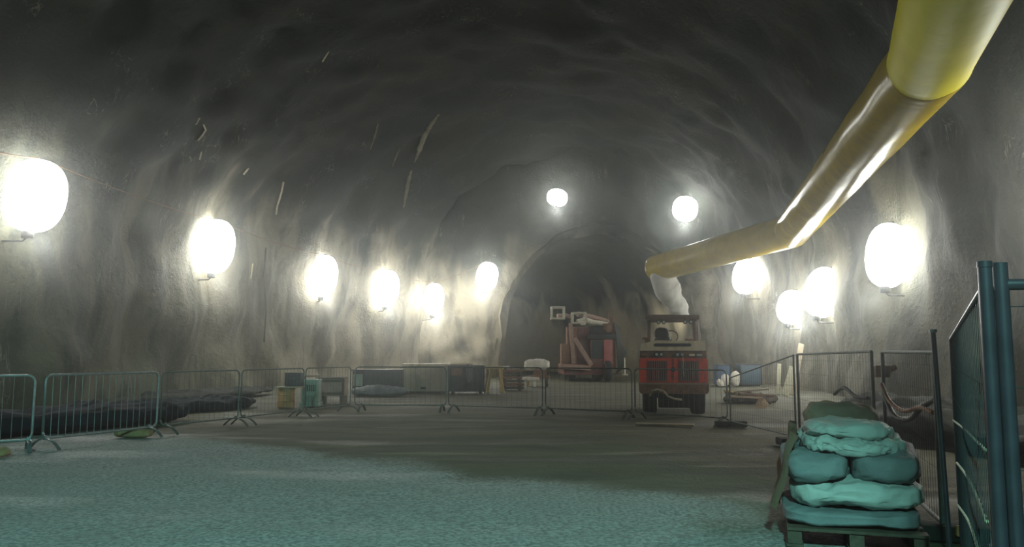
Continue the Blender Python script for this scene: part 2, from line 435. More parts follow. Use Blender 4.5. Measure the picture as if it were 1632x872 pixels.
# the smaller tunnel beyond, swinging to the left
PATH = [(5.35, 48.4), (5.35, 51), (5.0, 54.5), (4.0, 58), (2.0, 61.5), (-1.0, 64.5), (-5, 66.5), (-10, 67.5), (-16, 68)]
def cr_pt(k, t):
    p = [Vector((*PATH[max(0, min(len(PATH) - 1, k + i))], 0)) for i in (-1, 0, 1, 2)]
    return 0.5 * ((2 * p[1]) + (-p[0] + p[2]) * t + (2 * p[0] - 5 * p[1] + 4 * p[2] - p[3]) * t * t + (-p[0] + 3 * p[1] - 3 * p[2] + p[3]) * t ** 3)
cl = [cr_pt(k, i / 8) for k in range(len(PATH) - 1) for i in range(8)] + [Vector((*PATH[-1], 0))]
P = []
for i, c in enumerate(cl):
    t = (cl[min(i + 1, len(cl) - 1)] - cl[max(i - 1, 0)]).normalized()
    side = Vector((t.y, -t.x, 0))
    row = []
    for j in range(71):
        m_ = mouth(j / 70); u = m_.x - OC
        n = Vector((-(u) / OA, 0, -(m_.z - 2.5) / 6)).normalized()
        p = c + side * u * 1.04 + Vector((0, 0, m_.z * 1.03))
        row.append(p + (side * n.x + Vector((0, 0, n.z))) * (lumps(p + Vector((3, 0, 0)), .8) - .1))
    P.append(row)
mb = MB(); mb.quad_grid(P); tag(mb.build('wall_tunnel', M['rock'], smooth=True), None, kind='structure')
mb = MB(); mb.quad_grid([[p + Vector((0, 0, 0)) for p in P[-1]], [p + Vector((-1.5, 0, 0)) * .4 + (Vector((-16, 68, 2)) - p) * .98 for p in P[-1]]])
tag(mb.build('wall_tunnel_end', M['rock']), None, kind='structure')

from mathutils.bvhtree import BVHTree
_v, _f = [], []
for o_ in COL.objects:
    if o_.get('kind') == 'structure':
        k = len(_v); _v += [v.co.copy() for v in o_.data.vertices]; _f += [[k + i for i in p.vertices] for p in o_.data.polygons]
ROCK = BVHTree.FromPolygons(_v, _f)
def on_rock(px, py, off=.05):
    c = Vector((0, 0, CAMZ)); d = (at(px, py, 10) - c).normalized()
    h = ROCK.ray_cast(c, d)
    return (h[0] - d * off) if h[0] is not None else at(px, py, 30)

# ground
def ground_z(x, y):
    q = Vector((x, y, 0))
    z = noise.fractal(q * 0.35, 1.0, 2.0, 3) * 0.03 + noise.fractal(q * 1.9, 1.0, 2.0, 3) * 0.012
    return z - 0.015
def axis(a, b, fine, fa, fb, coarse):
    v = a; out = []
    while v < b:
        out.append(v); v += fine if fa <= v < fb else coarse
    return out + [b]
mb = MB()
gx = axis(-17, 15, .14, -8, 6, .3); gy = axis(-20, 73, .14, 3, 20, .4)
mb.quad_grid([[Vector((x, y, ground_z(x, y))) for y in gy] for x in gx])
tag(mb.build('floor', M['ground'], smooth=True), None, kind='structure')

# ------------------------------------------------------------------ work lamps on the walls
def work_light(px, py, Y, w, h, tilt, label, wall_dir):
    c = at(px, py, Y)
    t = thing('work_light', label, 'lamp', c, 0, 'work lights fixed along the cavern walls')
    R = Matrix.Rotation(math.radians(tilt), 3, 'Y')
    mb = MB(); rows = []
    for i in range(17):
        ph = max(-PI / 2 + .02, min(PI / 2 - .02, -PI / 2 + PI * i / 16))
        rows.append([R @ Vector((math.cos(ph) ** .8 * math.cos(2 * PI * k / 28) * w / 2, math.cos(ph) ** .8 * math.sin(2 * PI * k / 28) * w * .36,
                                 math.copysign(abs(math.sin(ph)) ** .92, math.sin(ph)) * h / 2)) for k in range(28)])
    V = mb.quad_grid(rows, closed_v=True); mb.bm.faces.new(V[0][::-1]); mb.bm.faces.new(V[-1])
    g = mb.build('diffuser', M['lamp'], t, True); tag(g, 'glowing white oval diffuser')
    top = R @ Vector((0, 0, h / 2)); bot = R @ Vector((0, 0, -h / 2))
    mb = MB(); mb.cyl(bot + Vector((0, 0, .03)), bot + Vector((0, 0, -.16)), .14, 16, .02); mb.build('housing', M['lampmetal'], t, 'auto')
    mb = MB(); mb.cyl(top - Vector((0, 0, .03)), top + Vector((0, 0, .05)), .09, 16, .01); mb.build('cap', M['lampmetal'], t, 'auto')
    wd = Vector(wall_dir).normalized()
    mb = MB(); mb.tube([bot + Vector((0, 0, -.12)), bot + Vector((0, 0, -.22)) + wd * .1, bot + Vector((0, 0, -.25)) + wd * 1.6], .028, 8)
    mb.build('bracket', M['lampmetal'], t, 'auto')
    l = bpy.data.lights.new('flood', 'SPOT'); l.energy = FLOOD_WATTS; l.color = LAMP_COLOR; l.spot_size = math.radians(140); l.spot_blend = 1.0
    l.shadow_soft_size = .3
    o = bpy.data.objects.new('flood', l); COL.objects.link(o); o.parent = t
    o.location = bot - wd * .35 + Vector((0, 0, -.3)); o.rotation_euler = (-wd * .8 + Vector((0, -.25, -.65))).to_track_quat('-Z', 'Y').to_euler()
    return c
L = []
G = 'hanging on'
L.append(work_light(56, 312, 19.2, 1.46, 1.78, 8, 'blazing oval work light on the left wall, nearest and largest of all', (-1, 0, 0)))
L.append(work_light(343, 393, 29.0, 1.40, 1.98, 6, 'oval work light on left wall, second from the left', (-1, .2, 0)))
L.append(work_light(515, 440, 37.6, 1.36, 1.98, 5, 'oval work light on left wall, third from the left', (-1, .5, 0)))
L.append(work_light(617, 460, 43.0, 1.30, 1.96, 6, 'oval work light on left wall, just left of the lowest lit one', (-1, .8, 0)))
L.append(work_light(691, 477, 46.6, 1.20, 1.86, 5, 'lowest oval work light on the left, above the pale bin', (-.5, 1, 0)))
L.append(work_light(776, 441, 46.8, 1.28, 1.70, 10, 'oval work light beside the left edge of the dark tunnel mouth', (0, 1, 0)))
L.append(work_light(888, 315, 46.6, 1.22, 1.0, 12, 'small flat oval work light high above the drill rig', (0, 1, 0)))
L.append(work_light(1092, 333, 46.6, 1.48, 1.48, 10, 'round work light high over the tunnel mouth, above the yellow duct', (0, 1, 0)))
L.append(work_light(1188, 441, 40.8, 1.30, 1.80, 8, 'oval work light on right wall just under the yellow duct', (1, .2, 0)))
L.append(work_light(1262, 490, 34.0, 1.24, 1.45, 16, 'smallest low work light on right wall, overlapped by a bigger one', (1, .2, 0)))
L.append(work_light(1312, 466, 28.6, 1.36, 1.80, 18, 'oval work light on right wall overlapping the small low one', (1, .2, 0)))
L.append(work_light(1415, 407, 22.4, 1.22, 1.82, 8, 'rightmost oval work light in view, above the wire fence', (1, .1, 0)))
work_light(1760, 235, 12.6, 1.35, 1.9, 8, 'work light on the right wall outside the picture edge', (1, 0, 0))

def sag(a, b, s, n=14):
    return [a.lerp(b, i / n) - Vector((0, 0, 4 * s * (i / n) * (1 - i / n))) for i in range(n + 1)]
mb = MB()
prev = at(-120, 285, 16.5) + Vector((-.2, 0, 1.1))
for c in L[:6]:
    q = c + Vector((0, 0.15, .96)); mb.tube(sag(prev, q, .12), .014, 6); prev = q
tag(mb.build('power_cable', M['rust'], smooth=True), 'thin cable strung between the work lights along the left wall', 'cable')

# ------------------------------------------------------------------ yellow ventilation duct
D0, D1, D2, D3 = at(1640, -330, 5.6), at(1482, 98, 11.9), at(1262, 368, 27.6), at(1046, 428, 34.2)
RAD = 0.6
duct = thing('ventilation_duct', 'huge yellow ventilation duct running under the roof to the tunnel mouth', 'duct', (D2.x, D2.y, D2.z))
def duct_seg(p0, p1, n0, n1, r0, r1, m, name, wrinkle0, wrinkle1):
    ax = (p1 - p0).normalized(); Lg = (p1 - p0).length
    x = Vector((0, 0, 1)).cross(ax).normalized(); y = ax.cross(x)
    ns = max(40, int(Lg / .1)); rows = []
    for i in range(ns + 1):
        s = i / ns; row = []
        for k in range(40):
            a = 2 * PI * k / 40
            o = x * math.cos(a) + y * math.sin(a)
            rr = r0 + (r1 - r0) * s
            d0 = s * Lg; d1 = (1 - s) * Lg
            rr += 0.016 * noise.noise(Vector((math.cos(a) * 2, math.sin(a) * 2, s * Lg * .7)))
            rr += wrinkle0 * math.exp(-d0 / .45) * math.sin(d0 * 28 + math.sin(a) * 2)
            rr += wrinkle1 * math.exp(-d1 / .45) * math.sin(d1 * 28 + math.cos(a) * 2)
            q0 = p0 + o * rr; t0 = (p0 - q0).dot(n0) / ax.dot(n0)
            q1 = p0 + o * rr; t1 = (p1 - q1).dot(n1) / ax.dot(n1)
            row.append(p0 + o * rr + ax * (t0 + (t1 - t0) * s))
        rows.append(row)
    mb = MB(); V = mb.quad_grid(rows, closed_v=True)
    mb.bm.faces.new(V[0][::-1]); mb.bm.faces.new(V[-1])
    o = mb.build(name, m, duct, True, -D2); o.data.set_sharp_from_angle(angle=math.radians(60)); return o
a0 = (D1 - D0).normalized(); a1 = (D2 - D1).normalized(); a2 = (D3 - D2).normalized()
m01 = (a0 + a1).normalized(); m12 = (a1 + a2).normalized()
tag(duct_seg(D0, D1, a0, m01, .62, RAD, M['duct_lit'], 'duct_section', 0, .012), 'nearest section, its light painted in as brighter yellow')
duct_seg(D1, D2, m01, m12, RAD, RAD * .97, M['duct'], 'duct_section', .012, .012)
duct_seg(D2, D3, m12, (a2 + Vector((0, 0, -.02))).normalized(), RAD * .97, .56, M['duct'], 'duct_section', .012, .0)
# rounded end cap and the crumpled white outlet hanging from it
mb = MB(); x = Vector((0, 0, 1)).cross(a2).normalized(); y = a2.cross(x); rows = []
for i in range(9):
    ph = PI / 2 * i / 8 * .98
    rows.append([D3 + a2 * math.sin(ph) * .34 + (x * math.cos(2 * PI * k / 40) + y * math.sin(2 * PI * k / 40)) * .56 * math.cos(ph) for k in range(40)])
V = mb.quad_grid(rows, closed_v=True); mb.bm.faces.new(V[-1]); mb.build('end_cap', M['duct'], duct, True, -D2)
pts = [at(1056, 428, 34.0), at(1058, 446, 34.0), at(1064, 462, 34.1), at(1072, 477, 34.3), at(1082, 492, 34.5), at(1088, 506, 34.6)]
fine = []; rr = []
R_ = [.54, .58, .54, .46, .40, .34]
for i in range(len(pts) - 1):
    for k in range(10):
        s = k / 10; fine.append(pts[i].lerp(pts[i + 1], s))
        q = (i + s); rr.append((R_[i] + (R_[i + 1] - R_[i]) * s) * (1 + .075 * math.copysign(abs(math.sin(q * PI * 1.15)) ** .6, math.sin(q * PI * 1.15))))
mb = MB(); mb.tube(fine, rr, 30)
for v in mb.bm.verts: v.co += Vector((noise.noise(v.co * 3), noise.noise(v.co * 3 + Vector((9, 0, 0))), noise.noise(v.co * 3 + Vector((0, 9, 0))))) * .05
tag(mb.build('flexible_outlet', M['duct_white'], duct, True, -D2), 'crumpled white hanging outlet sleeve')

# ------------------------------------------------------------------ red wheeled machine seen from behind
mX, mY = 3.78, 18.95
def rounded(pts, r, n=4):
    """rounds the corners of a closed 2-D outline"""
    out = []; k = len(pts)
    for i in range(k):
        p, a, b = Vector(pts[i]), Vector(pts[i - 1]), Vector(pts[(i + 1) % k])
        u = (a - p).normalized(); v = (b - p).normalized(); rr = min(r, (a - p).length * .45, (b - p).length * .45)
        s, e = p + u * rr, p + v * rr
        for j in range(n + 1):
            t = j / n; out.append(tuple((s * (1 - t) + p * t) * (1 - t) + (p * (1 - t) + e * t) * t))
    return out
mc = thing('compact_machine', 'red and cream wheeled site machine with canopy, seen from behind', 'machine', (mX, mY, 0), -.17)
def tyre(parent, name, c, r, w, m_t, m_r, n=36):
    cx, cy, cz = c
    prof = [(-.5, .62), (-.5, .80), (-.46, .93), (-.36, .985), (-.12, 1.0), (.12, 1.0), (.36, .985), (.46, .93), (.5, .80), (.5, .62)]
    mb = MB(); rows = []
    for k in range(n):
        a = 2 * PI * k / n
        rows.append([Vector((cx + u * w, cy + math.cos(a) * r * (v - (.035 if (k % 3 == 0 and v > .95) else 0)), cz + math.sin(a) * r * (v - (.035 if (k % 3 == 0 and v > .95) else 0)))) for u, v in prof])
    mb.quad_grid(rows, closed_u=True)
    t = mb.build(name, m_t, parent, 'auto')
    mb = MB()
    mb.cyl((cx - w * .42, cy, cz), (cx + w * .42, cy, cz), r * .63, 28, .02)
    mb.cyl((cx - w * .5, cy, cz), (cx + w * .5, cy, cz), r * .2, 16, .01)
    mb.build('rim', m_r, t, 'auto')
    return t
# chassis
mb = MB(); mb.box((0, 1.5, .52), (.74, 2.9, .30), bevel=.03); mb.box((0, .42, .34), (.72, .5, .36), bevel=.03)
for xx in (-.28, -.05, .2): mb.bar((xx, .05, .30), (xx, .05, .62), .035)
mb.build('chassis', M['black'], mc, 'auto')
for xx in (-.56, .56):
    for yy in (.50, 2.45): tyre(mc, 'wheel', (xx, yy, .44), .44, .34, M['rubber'], M['rust'])
for yy in (.5, 2.45): mb = MB(); mb.box((0, yy, .44), (1.0, .12, .12), bevel=.02); mb.build('axle', M['black'], mc, 'auto')
# engine body (red)
mb = MB(); mb.prism(rounded([(-.79, .76), (.79, .76), (.79, 1.30), (.74, 1.33), (-.76, 1.33), (-.79, 1.30)], .05), 0.0, 1.55)
body = mb.build('engine_body', M['red'], mc, 'auto')
mb = MB(); mb.prism(rounded([(-.77, 1.325), (.77, 1.325), (.765, 1.50), (-.765, 1.50)], .02), .02, 1.5)
tag(mb.build('upper_band', M['rust'], mc, 'auto'), 'rusty orange band carrying the lamps')
for s in (-1, 1):   # vent grilles
    cx = -.36 if s < 0 else .36
    mb = MB(); mb.box((cx, -.004, 1.03), (.40, .02, .44)); v = mb.build('vent_backing', M['black'], mc)
    mb = MB()
    for k in range(8): mb.box((cx - .175 + .05 * k, -.022, 1.03), (.026, .02, .42), Matrix.Rotation(.3, 3, 'Z'))
    mb.box((cx, -.02, 1.255), (.43, .022, .025)); mb.box((cx, -.02, .805), (.43, .022, .025))
    mb.box((cx - .212, -.02, 1.03), (.022, .022, .46)); mb.box((cx + .212, -.02, 1.03), (.022, .022, .46))
    g = mb.build('vent_grille', M['red_dull'], mc)
mb = MB(); mb.cyl((.0, -.02, 1.06), (.0, .02, 1.06), .055, 18); mb.build('starter_hole', M['black'], mc)
mb = MB(); mb.box((0, -.012, 1.06), (.012, .02, .5)); mb.build('door_seam', M['black'], mc)
# bumper / counterweight
mb = MB(); mb.prism(rounded([(-.80, .56), (-.76, .50), (.76, .50), (.80, .56), (.80, .76), (-.80, .76)], .03), -.08, .25)
for xx in (-.5, 0, .5): mb.cyl((xx, -.10, .66), (xx, -.07, .66), .022, 10)
tag(mb.build('bumper', M['rust'], mc, 'auto'), 'scuffed rusty bumper')
mb = MB(); mb.bar((-.78, -.085, .735), (.78, -.085, .735), .012, .03); tag(mb.build('bumper_edge', M['pinkish'], mc), 'bare worn metal edge')
# lamps on the band
for (xx, zz, r) in ((-.38, 1.415, .055), (-.27, 1.415, .055), (.10, 1.41, .055), (.21, 1.41, .055)):
    mb = MB(); mb.cyl((xx, -.06, zz), (xx, .04, zz), r, 18, .01); h = mb.build('rear_lamp', M['black'], mc, 'auto')
    mb = MB(); mb.cyl((xx, -.068, zz), (xx, -.058, zz), r * .62, 18); mb.build('lens', M['lens'], h)
for xx, m_ in ((.43, 'cream'), (.60, 'lens'), (-.66, 'rust')):
    mb = MB(); mb.box((xx, -.02, 1.40), (.13, .06, .055), bevel=.012); mb.build('marker_lamp', M[m_], mc, 'auto')
# cream hood
mb = MB(); mb.prism(rounded([(-.77, 1.50), (.74, 1.50), (.74, 1.73), (-.40, 1.745), (-.74, 1.66)], .035), -.03, 1.45)
mb.build('hood', M['cream'], mc, 'auto')
mb = MB(); mb.prism(rounded([(-.42, 1.60), (.40, 1.60), (.43, 1.63), (.40, 1.67), (-.40, 1.675), (-.45, 1.64)], .015), -.045, -.02); mb.build('hood_slot', M['black'], mc)
mb = MB(); mb.tube([(-.62, .25, 1.66), (-.62, .25, 1.78), (-.66, .22, 1.82)], .035, 12); mb.box((-.63, .2, 1.80), (.15, .1, .05), bevel=.015); mb.build('exhaust_stub', M['rust'], mc, 'auto')
# canopy
mb = MB(); mb.prism(rounded([(-.63, 2.24), (.63, 2.24), (.62, 2.34), (-.62, 2.36)], .03), .05, 1.95); mb.build('canopy_roof', M['brown_post'], mc, 'auto')
for (xx, yy, w) in ((-.55, .25, .085), (.52, .25, .09), (-.55, 1.85, .07), (.66, 1.7, .07)):
    mb = MB(); mb.bar((xx * 1.02, yy, 1.45), (xx * .98, yy, 2.26), w, .07, (0, 1, 0), .012); mb.build('canopy_post', M['brown_post'], mc, 'auto')
for xx in (-.32, -.20, .30, .43):
    mb = MB(); mb.bar((xx, .14, 2.26), (xx, .14, 2.20), .02); mb.cyl((xx, .06, 2.175), (xx, .16, 2.175), .048, 16, .01); w = mb.build('work_lamp', M['black'], mc, 'auto')
    mb = MB(); mb.cyl((xx, .052, 2.175), (xx, .062, 2.175), .032, 14); mb.build('lens', M['lens'], w)
# seat, steering wheel, console
mb = MB(); mb.blob((-.22, 1.10, 1.80), (.42, .44, .14), 0, 3, .0, 3, 30, flatten=False); mb.blob((-.24, .95, 1.93), (.36, .14, .30), 0, 2.5, .012, 6, 30, flatten=False); mb.build('seat', M['hose'], mc, 'auto')
mb = MB(); ring = [Vector((.0 + .17 * math.cos(a), 1.55 + .07 * math.sin(a), 1.87 + .15 * math.sin(a))) for a in [2 * PI * k / 20 for k in range(21)]]
mb.tube(ring, .014, 8); mb.bar((0, 1.6, 1.5), (0, 1.55, 1.86), .03); mb.build('steering_wheel', M['black'], mc, 'auto')
mb = MB(); mb.box((.42, 1.0, 1.76), (.2, .3, .1), bevel=.04); mb.build('lever_console', M['rust'], mc, 'auto')
mb = MB(); mb.tube([(-.55, -.05, .45), (-.50, -.12, .56), (-.38, -.16, .60), (-.24, -.16, .56), (-.14, -.12, .44), (.02, -.06, .38), (.18, 0, .36)], .028, 10)
tag(mb.build('trailing_hose', M['hose_pale'], mc, 'auto'), 'pale looped hose under the bumper')
mb = MB(); mb.tube([(.22, -.07, 1.36), (.23, -.09, 1.2), (.22, -.06, 1.1), (.24, -.03, .9)], .012, 8); mb.build('cable', M['hose_pale'], mc)
mb = MB(); mb.box((0, 1.9, 1.0), (1.3, .9, .55), bevel=.05); mb.build('front_deck', M['red_dull'], mc, 'auto')

# ------------------------------------------------------------------ drill rig in the tunnel mouth
rY = 43.0; rX = 4.0; RS = F / rY
rg = thing('drill_rig', 'dusty red tunnelling drill rig with raised booms at the tunnel mouth', 'drill rig', (rX, rY, 0))
def rp(u, v, y=0.0):        # outline coordinates of the rig measured on its rear face
    px = 860 + u / 5.453; py = 460 + v / 5.453
    p = at(px, py, rY); return Vector((p.x - rX, y, max(p.z, .0)))
def rbox(u0, v0, u1, v1, y0, y1, mb, bevel=.03):
    a, b = rp(u0, v0), rp(u1, v1)
    mb.box(((a.x + b.x) / 2, (y0 + y1) / 2, (a.z + b.z) / 2), (abs(b.x - a.x), y1 - y0, abs(a.z - b.z)), bevel=bevel)
mb = MB(); rbox(215, 685, 640, 752, .3, 6.0, mb); rbox(180, 655, 450, 700, 0, 2.0, mb, .02); mb.build('chassis', M['red_dull'], rg, 'auto')
mb = MB(); mb.bar(rp(176, 676, -.12), rp(440, 690, -.12), .26, .2, (0, 1, 0), .02); tag(mb.build('rear_beam', M['pinkish'], rg, 'auto'), 'faded beige-pink cross beam')
mb = MB(); mb.bar(rp(300, 430, -.15), rp(448, 668, -.15), .24, .2, (0, 1, 0), .03); mb.build('diagonal_strut', M['pinkish'], rg, 'auto')
mb = MB(); mb.bar(rp(268, 300, -.05), rp(298, 655, -.05), .20, .2, (0, 1, 0), .03); mb.build('mast', M['pinkish'], rg, 'auto')
mb = MB(); rbox(190, 480, 262, 655, .2, 1.2, mb); rbox(240, 330, 330, 660, .3, 1.2, mb); mb.build('side_tank', M['rust'], rg, 'auto')
mb = MB(); rbox(300, 330, 450, 655, .7, 2.8, mb, .06); mb.build('engine_cover', M['red_dull'], rg, 'auto')
mb = MB(); rbox(445, 440, 650, 690, .2, 3.4, mb, .05); cab = mb.build('operator_cabin', M['red_dull'], rg, 'auto')
mb = MB(); rbox(458, 450, 550, 610, .16, .22, mb, .01); mb.build('cabin_window', M['navy'], rg)
mb = MB(); rbox(558, 442, 636, 660, .02, .25, mb, .04); tag(mb.build('door', M['red_bright'], rg, 'auto'), 'brighter faded red panel')
mb = MB(); rbox(430, 395, 665, 442, .0, 3.6, mb, .04); rbox(445, 320, 640, 398, .5, 3.0, mb, .08); mb.build('cabin_roof', M['black'], rg, 'auto')
mb = MB(); rbox(560, 300, 640, 360, .2, .8, mb, .05); mb.cyl(rp(600, 350, .05), rp(600, 350, .3), .2, 18, .03); mb.build('hose_reel', M['rust'], rg, 'auto')
def basket(u0, v0, u1, v1, name):
    mb = MB(); w = .09
    c = [(u0, v0), (u1, v0), (u1, v1), (u0, v1)]
    for yy in (-.3, .55):
        for i in range(4): mb.bar(rp(*c[i], yy), rp(*c[(i + 1) % 4], yy), w, w, (0, 1, 0), .01)
    for cc in c: mb.bar(rp(*cc, -.3), rp(*cc, .55), w, w)
    rbox(u0, v1 - 6, u1, v1 + 6, -.3, .55, mb, .01)
    return tag(mb.build(name, M['white_steel'], rg, 'auto'), 'off-white basket frame')
basket(105, 165, 212, 262, 'basket'); basket(285, 215, 395, 300, 'basket')
mb = MB(); mb.tube([rp(160, 235, .6), rp(240, 228, .8), rp(300, 250, 1.0)], .12, 12); mb.tube([rp(340, 215, .7), rp(470, 238, 1.2), rp(630, 275, 2.0)], .14, 14); mb.build('boom', M['pinkish'], rg, 'auto')
mb = MB(); mb.tube([rp(400, 270, .4), rp(470, 290, .8), rp(610, 305, 1.6)], .16, 14); mb.tube([rp(330, 290, .2), rp(400, 268, .4)], .14, 12); mb.build('boom', M['white_steel'], rg, 'auto')
mb = MB(); mb.box(rp(372, 305, -.2), (.28, .3, .2), bevel=.03); mb.build('boom_head', M['white_steel'], rg, 'auto')
mb = MB(); mb.bar(rp(652, 235, .5), rp(660, 690, .5), .16, .16, (0, 1, 0), .02); mb.bar(rp(612, 190, .6), rp(606, 270, .6), .05); mb.build('rear_mast', M['rust'], rg, 'auto')
mb = MB()
for k in range(7):
    u = 650 + 7 * k
    mb.tube([rp(u, 290 + 8 * k, .2), rp(u + 18, 400 + 10 * k, .1), rp(u + 30 + 5 * k, 560, .0), rp(u + 40, 690 - 4 * k, .1), rp(u + 24, 735 - 6 * k, .2)], .055, 8)
mb.build('hose_bundle', M['hose'], rg, 'auto')
mb = MB(); mb.bar(rp(738, 600, 0), rp(742, 745, 0), .08); mb.box(rp(742, 748, 0), (.3, .3, .06), bevel=.01); mb.build('stabiliser_jack', M['white_steel'], rg, 'auto')
for (u, w, r, yy, m_) in ((512, .42, .50, .9, 'rubber'), (595, .34, .56, .15, 'rubber'), (290, .42, .46, 1.2, 'rubber'), (300, .42, .46, 4.6, 'rubber'), (600, .4, .5, 4.6, 'rubber')):
    tyre(rg, 'wheel', (rp(u, 700).x, yy, r), r, w, M[m_], M['rust'])

# ------------------------------------------------------------------ crowd barriers
def barrier(a, b, label, feet=(.28, .82), m_='galv', group='crowd control barriers across the cavern'):
    a, b = Vector((*a, 0)), Vector((*b, 0)); Lb = (b - a).length; d = (b - a) / Lb
    rz = math.atan2(d.y, d.x)
    t = thing('crowd_barrier', label, 'barrier', a, rz, group)
    r = .1; H0, H1 = .16, 1.1
    pts = []
    for cx, cz, s in ((r, H0 + r, PI), (Lb - r, H0 + r, 1.5 * PI), (Lb - r, H1 - r, 0), (r, H1 - r, .5 * PI)):
        for k in range(6): pts.append(Vector((cx + r * math.cos(s + k * PI / 10), 0, cz + r * math.sin(s + k * PI / 10))))
    pts.append(pts[0])
    mb = MB(); mb.tube(pts, .019 if m_ == 'galv' else .015, 8); mb.build('frame', M[m_], t, True)
    mb = MB(); n = int(Lb / .125)
    for k in range(1, n): mb.tube([(Lb * k / n, 0, H0), (Lb * k / n, 0, H1)], .0045 if m_ == 'galv' else .003, 5, False)
    tag(mb.build('upright_bars', M[m_], t), None)
    for f in feet:
        x = Lb * f; mb = MB(); rows = []
        for k in range(13):
            s = k / 12 * 2 - 1; z = .15 * (1 - abs(s) ** 2.2) + .012
            rows.append([Vector((x - .03, s * .30, z)), Vector((x + .03, s * .30, z)), Vector((x + .03, s * .30, z - .012)), Vector((x - .03, s * .30, z - .012))])
        mb.quad_grid(rows, closed_v=True)
        mb.bar((x, 0, .14), (x, 0, .2), .04)
        mb.build('foot', M[m_], t)
    return t
def gpx(px, Y): return ((px - 816) / F * Y, Y)
barrier((-8.9, 10.75), gpx(62, 12.0), 'galvanised crowd barrier at the far left, cut by the picture edge', (.2, .985))
barrier(gpx(79, 12.15), gpx(257, 14.25), 'nearest complete crowd barrier on the left', (.02, .92))
barrier(gpx(263, 14.4), gpx(385, 16.2), 'crowd barrier on the left with the arched foot at its far post', (.06, .97), 'galv_dull')
barrier(gpx(389, 16.3), gpx(487, 18.4), 'crowd barrier in front of the orange-brown drum', (.05, .95), 'galv_dull')
barrier(gpx(490, 18.5), gpx(561, 20.3), 'crowd barrier in front of the pinkish box', (.05, .95), 'galv_dull')
barrier(gpx(568, 20.35), gpx(712, 20.1), 'crowd barrier before the grey-sheeted pile and pale bin', (.08, .96), 'galv_dull')
barrier(gpx(716, 20.05), gpx(864, 19.1), 'crowd barrier before the dark skip and yellow trestle', (.06, .97), 'galv_dull')
barrier(gpx(869, 19.05), gpx(1005, 17.9), 'crowd barrier standing left of the red machine', (.03, .96), 'galv_dull')
barrier(gpx(1010, 17.8), gpx(1155, 16.0), 'crowd barrier standing right in front of the red machine', (.02, .96), 'galv_dull')

# ------------------------------------------------------------------ wire mesh fencing on the right
def mesh_panel(a, b, h0, h1, label, lean=0.0, post=.021, foot=(1, 1), m_='galv', wires=(.1, .2), low=.12, name='mesh_fence_panel', over=0.0):
    """panel between ground points a and b, top height h0 at a and h1 at b"""
    a, b = Vector((*a, 0)), Vector((*b, 0)); Lb = (b - a).length; d = (b - a) / Lb; nrm = Vector((-d.y, d.x, 0))
    t = thing(name, label, 'fence', a, math.atan2(d.y, d.x), 'wire fence panels on the right')
    def P(s, z): return Vector((Lb * s, -lean * z, z))
    def top(s): return h0 + (h1 - h0) * s
    mb = MB(); mb.tube([P(0, .03), P(0, top(0) + over)], post, 12); mb.build('post', M[m_], t, 'auto')
    mb = MB(); mb.tube([P(1, .03), P(1, top(1) + over)], post, 12); mb.build('post', M[m_], t, 'auto')
    mb = MB(); mb.tube([P(0, top(0)), P(1, top(1))], post * .8, 10); mb.build('top_rail', M[m_], t, 'auto')
    mb = MB(); mb.tube([P(0, low), P(1, low)], post * .8, 10); mb.build('bottom_rail', M[m_], t, 'auto')
    mb = MB(); n = int(Lb / wires[0])
    for k in range(1, n): mb.tube([P(k / n, low), P(k / n, top(k / n))], .0013, 4, False)
    for k in range(1, int((min(h0, h1) - low) / wires[1]) + 1):
        z = low + k * wires[1]; mb.tube([P(0, z), P(1, z)], .0013, 4, False)
    mb.build('wire_mesh', M['wire'], t)
    for s, f in zip((0, 1), foot):
        if f:
            mb = MB(); mb.box((Lb * s, 0, .06), (.60, .22, .12), Matrix.Rotation(PI / 2, 3, 'Z'), .03); mb.build('foot_block', M['mud_bank'], t, 'auto')
    return t
# near panels
mesh_panel((1.192, 2.03), (3.02, 5.55), 1.565, 1.51, 'tall wire fence panel whose top rail drops away from the thick posts', foot=(0, 0), m_='blue_steel', post=.010)
mesh_panel((1.222, 2.0), (3.2, 1.6), 1.575, 1.56, 'nearest blue-grey steel fence panel at the right picture edge', m_='blue_steel', post=.018, foot=(0, 1), over=.055)
t = thing('fence_post', 'tall blue-grey steel post just left of the nearest fence panel', 'post', (1.166, 1.97, 0))
mb = MB(); mb.tube([(0, 0, .1), (0, 0, 1.62)], .016, 14); mb.build('tube', M['blue_steel'], t, 'auto')
mb = MB(); mb.tube([(0, 0, 1.615), (0, 0, 1.63)], .0175, 14); mb.build('cap', M['blue_steel'], t, 'auto')
mb = MB(); mb.box((0.04, 0, .06), (.62, .24, .12), bevel=.03); mb.build('foot_block', M['concrete'], t, 'auto')
# leaning slim post
q0 = at(1487, 530, 5.2); q1 = at(1513, 930, 5.05)
t = thing('leaning_post', 'slim steel post leaning left beside the far end of the tall panel', 'post', (q1.x, q1.y, 0))
mb = MB(); mb.tube([Vector((0.02, 0, 0.0)), q0 - Vector((q1.x, q1.y, 0))], .016, 12); mb.build('tube', M['blue_steel'], t, 'auto')
mb = MB(); mb.tube([q0 - Vector((q1.x, q1.y, 0)), q0 - Vector((q1.x, q1.y, -.02))], .024, 12); mb.build('cap', M['galv'], t, 'auto')
# far panels
mesh_panel(gpx(1485, 6.3), gpx(1403, 9.0), 1.42, 1.435, 'low wire fence panel behind the stacked sacks, nearer one', m_='galv_dull', post=.021)
mesh_panel(gpx(1386, 9.3), gpx(1268, 12.6), 1.44, 1.41, 'low wire fence panel behind the stacked sacks, farther one', m_='galv_dull', post=.021)
t = mesh_panel(gpx(1262, 12.8), gpx(1160, 15.9), 1.40, .95, 'wire fence panel with a sagging top beside the red machine', m_='galv_dull', post=.016)
